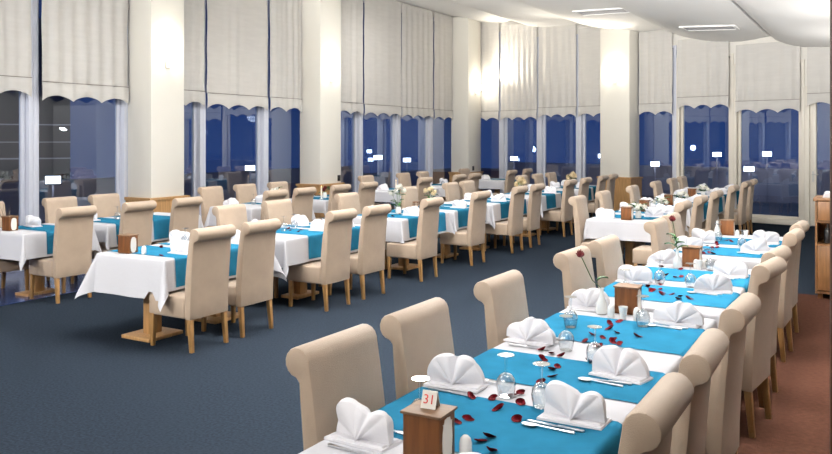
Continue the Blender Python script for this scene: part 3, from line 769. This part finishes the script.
for i, (s, t) in enumerate([(5.62, 5.85), (6.05, 5.72), (7.05, 5.8), (7.3, 5.85), (7.75, 5.75), (9.2, 5.8), (10.7, 5.75), (12.3, 5.8)]):
    glass(s, t, ZR, 'upturned clear wine glass, %s from the near end of the middle table row' % ORD[i])
for i, (s, t) in enumerate([(7.0, 8.5), (7.5, 8.45), (9.65, 8.55), (9.9, 8.5), (11.1, 8.5), (15.9, 8.5)]):
    glass(s, t, ZR, 'upturned clear wine glass, %s from the near end of the window table row' % ORD[i])
for i, (s, t) in enumerate([(10.7, 2.9), (11.3, 2.8), (12.7, 2.95), (13.5, 2.8), (14.9, 2.9)]):
    glass(s, t, ZR, 'upturned clear wine glass, %s from the near end of the rear table row' % ORD[i])

# flower arrangements
def bouquet(s, t, label, fm, dark=False, h=0.22, nb=6, rad=0.04, spread=0.10, seed=1, vase=True, leaves=9):
    rnd = random.Random(seed)
    r = empty('flower_arrangement', W(s, t, ZR), 0, label, 'flowers', 'table flower arrangements')
    part('vase', MB().lathe([(0.03, 0), (0.036, 0.004), (0.042, 0.04), (0.034, 0.085), (0.03, 0.10), (0.027, 0.10), (0.03, 0.08), (0.03, 0.02), (0, 0.012)], 14), 'porcelain', r)
    lm = MB(); stm = MB()
    for k in range(nb):
        a = k*2.4; q = math.sqrt((k+0.3)/nb)
        p = Vector((spread*q*math.cos(a), spread*q*math.sin(a), h*(1.15-0.4*q*q)+rnd.uniform(-0.02, 0.02)))
        stm.tube([(0, 0, 0.03), (p.x*0.2, p.y*0.2, 0.10), p], 0.0025, 5)
        bm_ = bloom_mesh(rad*rnd.uniform(0.85, 1.15), None, 11)
        b = link('bloom', bm_.mesh('bloom', fm, solid=0.001, smooth=60), r); b.location = p; b.rotation_euler = (rnd.uniform(-0.4, 0.4), rnd.uniform(-0.4, 0.4), 0)
        if dark:
            e = part('bloom_centre', MB().lathe([(0.0, -0.004), (rad*0.32, 0.0), (rad*0.3, rad*0.7), (0, rad*0.95)], 10), 'darkflower', b)
    for k in range(leaves):
        a = rnd.uniform(0, 6.28)
        leaf(lm, (0.03*math.cos(a), 0.03*math.sin(a), 0.09+rnd.uniform(0, h*0.6)), (math.cos(a), math.sin(a), rnd.uniform(-0.3, 0.6)), rnd.uniform(0.06, 0.12), 0.035)
    part('stem', stm, 'stem', r)
    part('foliage', lm, 'leaf', r, smooth=60)
bouquet(9.45, 5.75, 'tall white anemone arrangement with dark centres and greenery on the middle row', 'whiteflower', True, 0.34, 5, 0.05, 0.10, 3, leaves=16)
bouquet(10.55, 5.85, 'cream flower arrangement on the fourth middle row table', 'creamflower', False, 0.26, 7, 0.045, 0.10, 4)
bouquet(13.85, 5.76, 'cream flower arrangement at the near end of the sixth middle row table', 'creamflower', False, 0.24, 8, 0.055, 0.12, 5)
bouquet(16.65, 5.74, 'pale yellow flower arrangement on the last middle row table', 'creamflower', False, 0.24, 8, 0.055, 0.12, 6)
bouquet(10.5, 2.72, 'white flower arrangement beside the first rear row napkin box', 'whiteflower', False, 0.15, 8, 0.04, 0.14, 7, leaves=14)
bouquet(11.75, 2.72, 'white flower arrangement beside the second rear row napkin box', 'whiteflower', False, 0.15, 7, 0.04, 0.12, 8)
bouquet(13.1, 2.72, 'white flower arrangement beside the third rear row napkin box', 'whiteflower', False, 0.16, 7, 0.04, 0.13, 9)
bouquet(14.95, 2.72, 'white flower arrangement beside the fourth rear row napkin box', 'whiteflower', False, 0.15, 7, 0.04, 0.12, 10)
bouquet(10.15, 8.5, 'white flower arrangement on the window row before the second column', 'whiteflower', False, 0.2, 6, 0.035, 0.10, 11)
bouquet(11.35, 8.42, 'dark red flower arrangement with green leaves on the window row', 'rose', False, 0.16, 3, 0.04, 0.05, 12, leaves=12)
# dry twigs in a pot by the window row box
r = empty('twig_arrangement', W(5.62, 8.72, ZW), 0, 'dry twig arrangement in a small pot at the near end of the window row', 'twigs')
part('pot', MB().lathe([(0.03, 0), (0.04, 0.005), (0.042, 0.06), (0.038, 0.06), (0.035, 0.02), (0, 0.015)], 14), 'porcelain', r)
for k in range(9):
    a = k*0.7+0.3; q = 0.04+0.008*k
    part('twig', MB().tube([(0, 0, 0.02), (q*0.3*math.cos(a), q*0.3*math.sin(a), 0.10), (q*0.8*math.cos(a), q*0.8*math.sin(a), 0.17), (q*1.1*math.cos(a+0.3), q*1.1*math.sin(a+0.3), 0.21+0.012*k)], [0.003, 0.003, 0.002, 0.0012], 5), 'twig', r)
# lantern-like card holder beside the anemones
r = empty('table_lantern', W(9.72, 5.62, ZR), 0.2, 'small dark framed lantern with white candle on the third middle row table', 'lantern')
f = MB()
for sx in (-1, 1):
    for sy in (-1, 1): f.box((sx*0.035, sy*0.035, 0.075), (0.008, 0.008, 0.15))
f.box((0, 0, 0.004), (0.08, 0.08, 0.008)).box((0, 0, 0.152), (0.085, 0.085, 0.008))
part('frame', f, 'box', r, smooth=0)
cn = part('candle', MB().lathe([(0.022, 0.008), (0.022, 0.10), (0, 0.10)], 12), 'candle', r)
# candles on the window row
def make_candle():
    r = empty('table_candle', (0, 0, 0))
    part('holder', MB().lathe([(0.035, 0), (0.035, 0.006), (0.012, 0.012), (0.012, 0.05), (0.022, 0.06), (0.018, 0.06), (0, 0.05)], 12), 'porcelain', r)
    part('candle', MB().lathe([(0.014, 0.051), (0.014, 0.20), (0, 0.202)], 10), 'candle', r)
    part('flame', MB().lathe([(0.0, 0.204), (0.006, 0.213), (0.004, 0.222), (0, 0.235)], 8), 'flame', r)
    return r
CA = Kind(make_candle)
for s, t, w in [(11.12, 8.32, 'beside the dark red flowers on the window row'), (13.55, 8.3, 'near end of the fifth window row table'), (9.98, 8.3, 'far half of the third window row table')]:
    CA.put(W(s, t, ZR if s != 13.55 else ZW), 0, 'lit cream candle, ' + w, 'candle', 'lit table candles')
# sockets on the columns
for p, rz, w in [(W(13.42, 9.6, 1.0), PI*1.5, 'second square column'), (W(19.7, 9.6, 1.0), PI*1.5, 'corner column')]:
    o = link('wall_outlet', MB().box((0, 0.008, 0), (0.09, 0.016, 0.12)).mesh('wall_outlet', 'black', bevel=0.003), None, p, rz)
    tag(o, 'small black wall outlet above the wooden plinth of the %s' % w, 'outlet', 'black wall outlets')

# service cabinet by the terrace door
cp = V2W(4.50, 9.02)
rzc = math.radians(0)
r = empty('service_cabinet', cp, rzc, 'light wooden service cabinet with open niche beside the terrace door', 'cabinet')
def cb_(x0, x1, y0, y1, z0, z1): return ((x0+x1)/2, (y0+y1)/2, (z0+z1)/2), (x1-x0, y1-y0, z1-z0)
f = MB()
f.box(*cb_(0, 0.02, 0, 0.5, 0.06, 1.10)).box(*cb_(0.98, 1.0, 0, 0.5, 0.06, 1.10)).box(*cb_(0.02, 0.98, 0.48, 0.5, 0.06, 1.10)).box(*cb_(0.02, 0.98, 0, 0.48, 0.06, 0.09))
f.box(*cb_(0.02, 0.98, 0.0, 0.48, 0.60, 0.62)).box(*cb_(0.02, 0.98, 0.0, 0.48, 0.86, 0.88))
f.box(*cb_(0.49, 0.51, 0.0, 0.48, 0.62, 0.86))
part('carcass', f, 'cabwood', r, smooth=0)
part('countertop', MB().box(*cb_(-0.02, 1.02, -0.02, 0.5, 1.10, 1.135)), 'cabwood', r, bevel=0.004, smooth=30)
for x in (0.0, 0.5):
    dd = part('door', MB().box(*cb_(x+0.025, x+0.475, -0.018, 0.0, 0.10, 0.595)), 'cabwood', r, bevel=0.003, smooth=30)
    part('knob', MB().lathe([(0.008, 0), (0.014, 0.01), (0.012, 0.02), (0, 0.022)], 10, (x+0.43 if x == 0 else x+0.07, -0.03, 0.42)), 'chrome', dd)
    dd = part('drawer', MB().box(*cb_(x+0.025, x+0.475, -0.018, 0.0, 0.885, 1.095)), 'cabwood', r, bevel=0.003, smooth=30)
    part('knob', MB().lathe([(0.008, 0), (0.014, 0.01), (0.012, 0.02), (0, 0.022)], 10, (x+0.25, -0.03, 0.98)), 'chrome', dd)
for x in (0.05, 0.95):
    for y in (0.05, 0.45): part('foot', MB().box((x, y, 0.03), (0.05, 0.05, 0.06)), 'box', r, smooth=0)
o = link('wine_bottle', MB().lathe([(0.035, 0), (0.037, 0.005), (0.037, 0.13), (0.03, 0.155), (0.014, 0.175), (0.014, 0.215), (0, 0.216)], 14).mesh('wine_bottle', 'black'), None, cp + Vector((0.12, 0.12, 0.621)))
tag(o, 'dark bottle standing in the niche of the service cabinet', 'bottle')
napkin_stack = MB()
for k in range(5):
    o = link('folded_cloth', MB().box((0, 0, 0.006), (0.26-0.01*k, 0.22, 0.012)).mesh('folded_cloth', 'napkin', bevel=0.004), None, cp + Vector((0.2, 0.22, 1.1352+0.0125*k)), 0.05*math.sin(k*3))
    tag(o, 'white folded cloth, %s from the bottom of the stack on the service cabinet' % ORD[k], 'cloth', 'folded cloths on the cabinet')

# ------------------------------------------------------------------ outside, seen through the glass at dusk
def poly(name, pts, z0, z1, m): return struct(name, MB().prism_z([(p.x, p.y) for p in pts], z0, z1), m, smooth=0)
poly('terrace_ground', [W(-4, T1+0.25), W(21.0, T1+0.25), P2(K0+0.5, 0.25), P2(9, 0.25), P2(12, 14), P2(-24, 22), W(-4, 26)], -0.25, -0.02, 'terrace')
tp = MB()
tp.box(W(9.0, 16.2, 0.42), (0.2, 30, 0.88))
struct('terrace_parapet', tp, 'parapet', smooth=0)
tp = MB(); tp.hexa(*obox(-9, 12, 6.2, 6.4, -0.02, 0.95))
struct('terrace_parapet.001', tp, 'parapet', smooth=0)
def terrace_lamp(p, z, rz, lab):
    r = empty('terrace_lamp', (p.x, p.y, -0.02), rz, lab, 'outdoor lamp', 'lamps on the terrace')
    part('post', MB().box((0, 0.05, z/2), (0.03, 0.03, z)), 'parapet', r, bevel=0.004)
    part('housing', MB().box((0, 0.06, z), (0.27, 0.08, 0.16)), 'black', r, bevel=0.006)
    part('lamp_face', MB().box((0, 0.005, z), (0.24, 0.03, 0.125)), 'lampface', r, bevel=0.004)
    plight(Vector((p.x, p.y, z+0.35)) + Vector((math.sin(rz), -math.cos(rz), 0))*0.5, 14, (0.75, 0.82, 1.0), 0.1)
for px, y, D, lab in [(53, 180, 13.9, 'beyond the second long wall window'), (250, 168, 20.5, 'beyond the fourth blind of the long wall'), (378, 157.5, 23, 'beyond the seventh blind of the long wall'), (407, 160, 25.5, 'beyond the eighth blind of the long wall'),
                     (514, 158.5, 27, 'beyond the second end wall blind'), (602, 156, 26, 'behind the broad end wall column edge'), (655, 164, 22.5, 'beyond the fifth end wall blind'), (717, 154.5, 23.5, 'beyond the sixth end wall blind'),
                     (749, 169, 20.5, 'beyond the end wall blind beside the door, lower of two'), (767, 154, 22.8, 'beyond the end wall blind beside the door, upper of two')]:
    X = (px-416)/800*D; z = 1.82 - (y-139)*D/800
    p = V2W(X, D, 0)
    terrace_lamp(p, z, math.atan2(p.y, p.x)-PI/2, 'glowing white terrace lamp, ' + lab)
# dim neighbouring block beyond the near windows
bk = empty('street_building', V2W(-24.5, 33.0), math.radians(30+25), 'dark neighbouring block with lit balcony edges, seen through the nearest long wall windows', 'building')
part('wall', MB().box((0.7, 2, 3.5), (17.4, 4, 7.6)), 'farwall', bk, smooth=0)
for z in (0.92, 1.66, 2.45): part('balcony', MB().box((0.7, -0.3, z), (17.4, 0.6, 0.05)), 'farslab', bk, smooth=0)

# world: late dusk sky
w = bpy.data.worlds.new('dusk'); sc.world = w; w.use_nodes = True
nt = w.node_tree; bg = nt.nodes['Background']
tc = nt.nodes.new('ShaderNodeTexCoord'); sx = nt.nodes.new('ShaderNodeSeparateXYZ'); rp = nt.nodes.new('ShaderNodeValToRGB')
nt.links.new(tc.outputs['Generated'], sx.inputs[0]); nt.links.new(sx.outputs['Z'], rp.inputs['Fac']); nt.links.new(rp.outputs['Color'], bg.inputs['Color'])
e = rp.color_ramp.elements
e[0].position = 0.0; e[0].color = (0.018, 0.042, 0.13, 1)
e[1].position = 0.25; e[1].color = (0.004, 0.016, 0.075, 1)
bg.inputs['Strength'].default_value = 1.3

# ------------------------------------------------------------------ lights: fill lights added under the ceiling, without fixtures
def area(loc, e, size, col=(1.0, 0.972, 0.935)):
    l = bpy.data.lights.new('added_fill_light', 'AREA'); l.shape = 'DISK'; l.size = size; l.energy = e; l.color = col
    o = bpy.data.objects.new('added_fill_light', l); COL.objects.link(o); o.location = loc; return o
CE = 42
for s, t, k in [(-1.0, 1.2, .35), (-1.0, 4.8, .4), (-1.0, 7.0, .2), (3.0, 0.4, .55), (2.5, 1.8, .4), (2.5, 4.8, .8), (2.5, 6.6, .4), (6.0, 1.4, .42), (6.0, 4.8, 1), (6.0, 6.6, .4),
                (9.2, 1.4, .5), (9.5, 3.6, .9), (9.5, 6.0, 1.1), (9.5, 7.4, .5), (11.0, 1.0, .5), (12.0, 3.4, .65), (12.4, 5.3, 1.2), (13.0, 7.2, 1.2), (14.8, 8.2, 1.1)]:
    area(W(s, t, zc(t)-0.06), CE*k, 0.7)
# added fill lights without fixtures, throwing light along the sails towards the end wall
for s, t, z, k, d_ in [(5.0, 0.3, 2.85, 520, (0, 0.6, 0.85)), (5.5, 2.2, 2.95, 560, (0, 0.6, 0.85)), (5.6, 5.0, 3.05, 420, (0.1, 0.6, 0.85)),
                       (12.3, -0.7, 2.1, 38, (-0.5, 0.25, 0.9)), (15.6, -0.9, 2.1, 32, (-0.6, 0.0, 0.9)), (9.0, -0.9, 2.1, 20, (-0.5, 0.4, 0.9)), (-1.5, 2.0, 3.3, 110, (-0.1, 1, 0.3)), (-1.5, 5.5, 3.4, 190, (-0.05, 1, 0.25)), (-1.5, 8.0, 3.4, 130, (0.1, 1, 0.25))]:  # low uplights past the right edge and lights behind the viewer, also added
    o = area(W(s, t, z), k, 0.8 if k > 60 else 0.2)
    o.rotation_euler = Vector(d_).to_track_quat('-Z', 'Y').to_euler(); o.data.spread = math.radians(130)
# up-light of the wall lamps
for (p, rz, _) in SPOTS:
    out = Vector((-math.sin(rz), math.cos(rz), 0))
    l = bpy.data.lights.new('lamp_uplight', 'SPOT'); l.energy = UP; l.color = WARM; l.spot_size = math.radians(115); l.spot_blend = 0.9; l.shadow_soft_size = 0.05
    o = bpy.data.objects.new('lamp_uplight', l); COL.objects.link(o); o.location = p + out*0.3 + Vector((0, 0, 0.25))
    o.rotation_euler = (PI, 0, 0); d_ = (out*1.1 + Vector((0, 0, 1))).normalized(); o.rotation_euler = d_.to_track_quat('-Z', 'Y').to_euler()

# ------------------------------------------------------------------ camera
cam = bpy.data.cameras.new('camera'); co = bpy.data.objects.new('camera', cam); COL.objects.link(co)
co.location = (0, 0, 1.8); co.rotation_euler = (PI/2, 0, YAW)
cam.sensor_width = 36; cam.lens = 36*800/832; cam.shift_y = -88/832; cam.clip_end = 200; cam.clip_start = 0.05
sc.camera = co
vs_ = sc.view_settings
vs_.view_transform = 'Standard'; vs_.look = 'None'; vs_.gamma = 1; vs_.use_curve_mapping = False; vs_.exposure = 0.12
sc.cycles.max_bounces = 8; sc.cycles.transparent_max_bounces = 16; sc.cycles.diffuse_bounces = 4; sc.cycles.glossy_bounces = 4
sc.cycles.use_denoising = True; sc.cycles.caustics_reflective = False; sc.cycles.caustics_refractive = False
sc.cycles.sample_clamp_indirect = 6
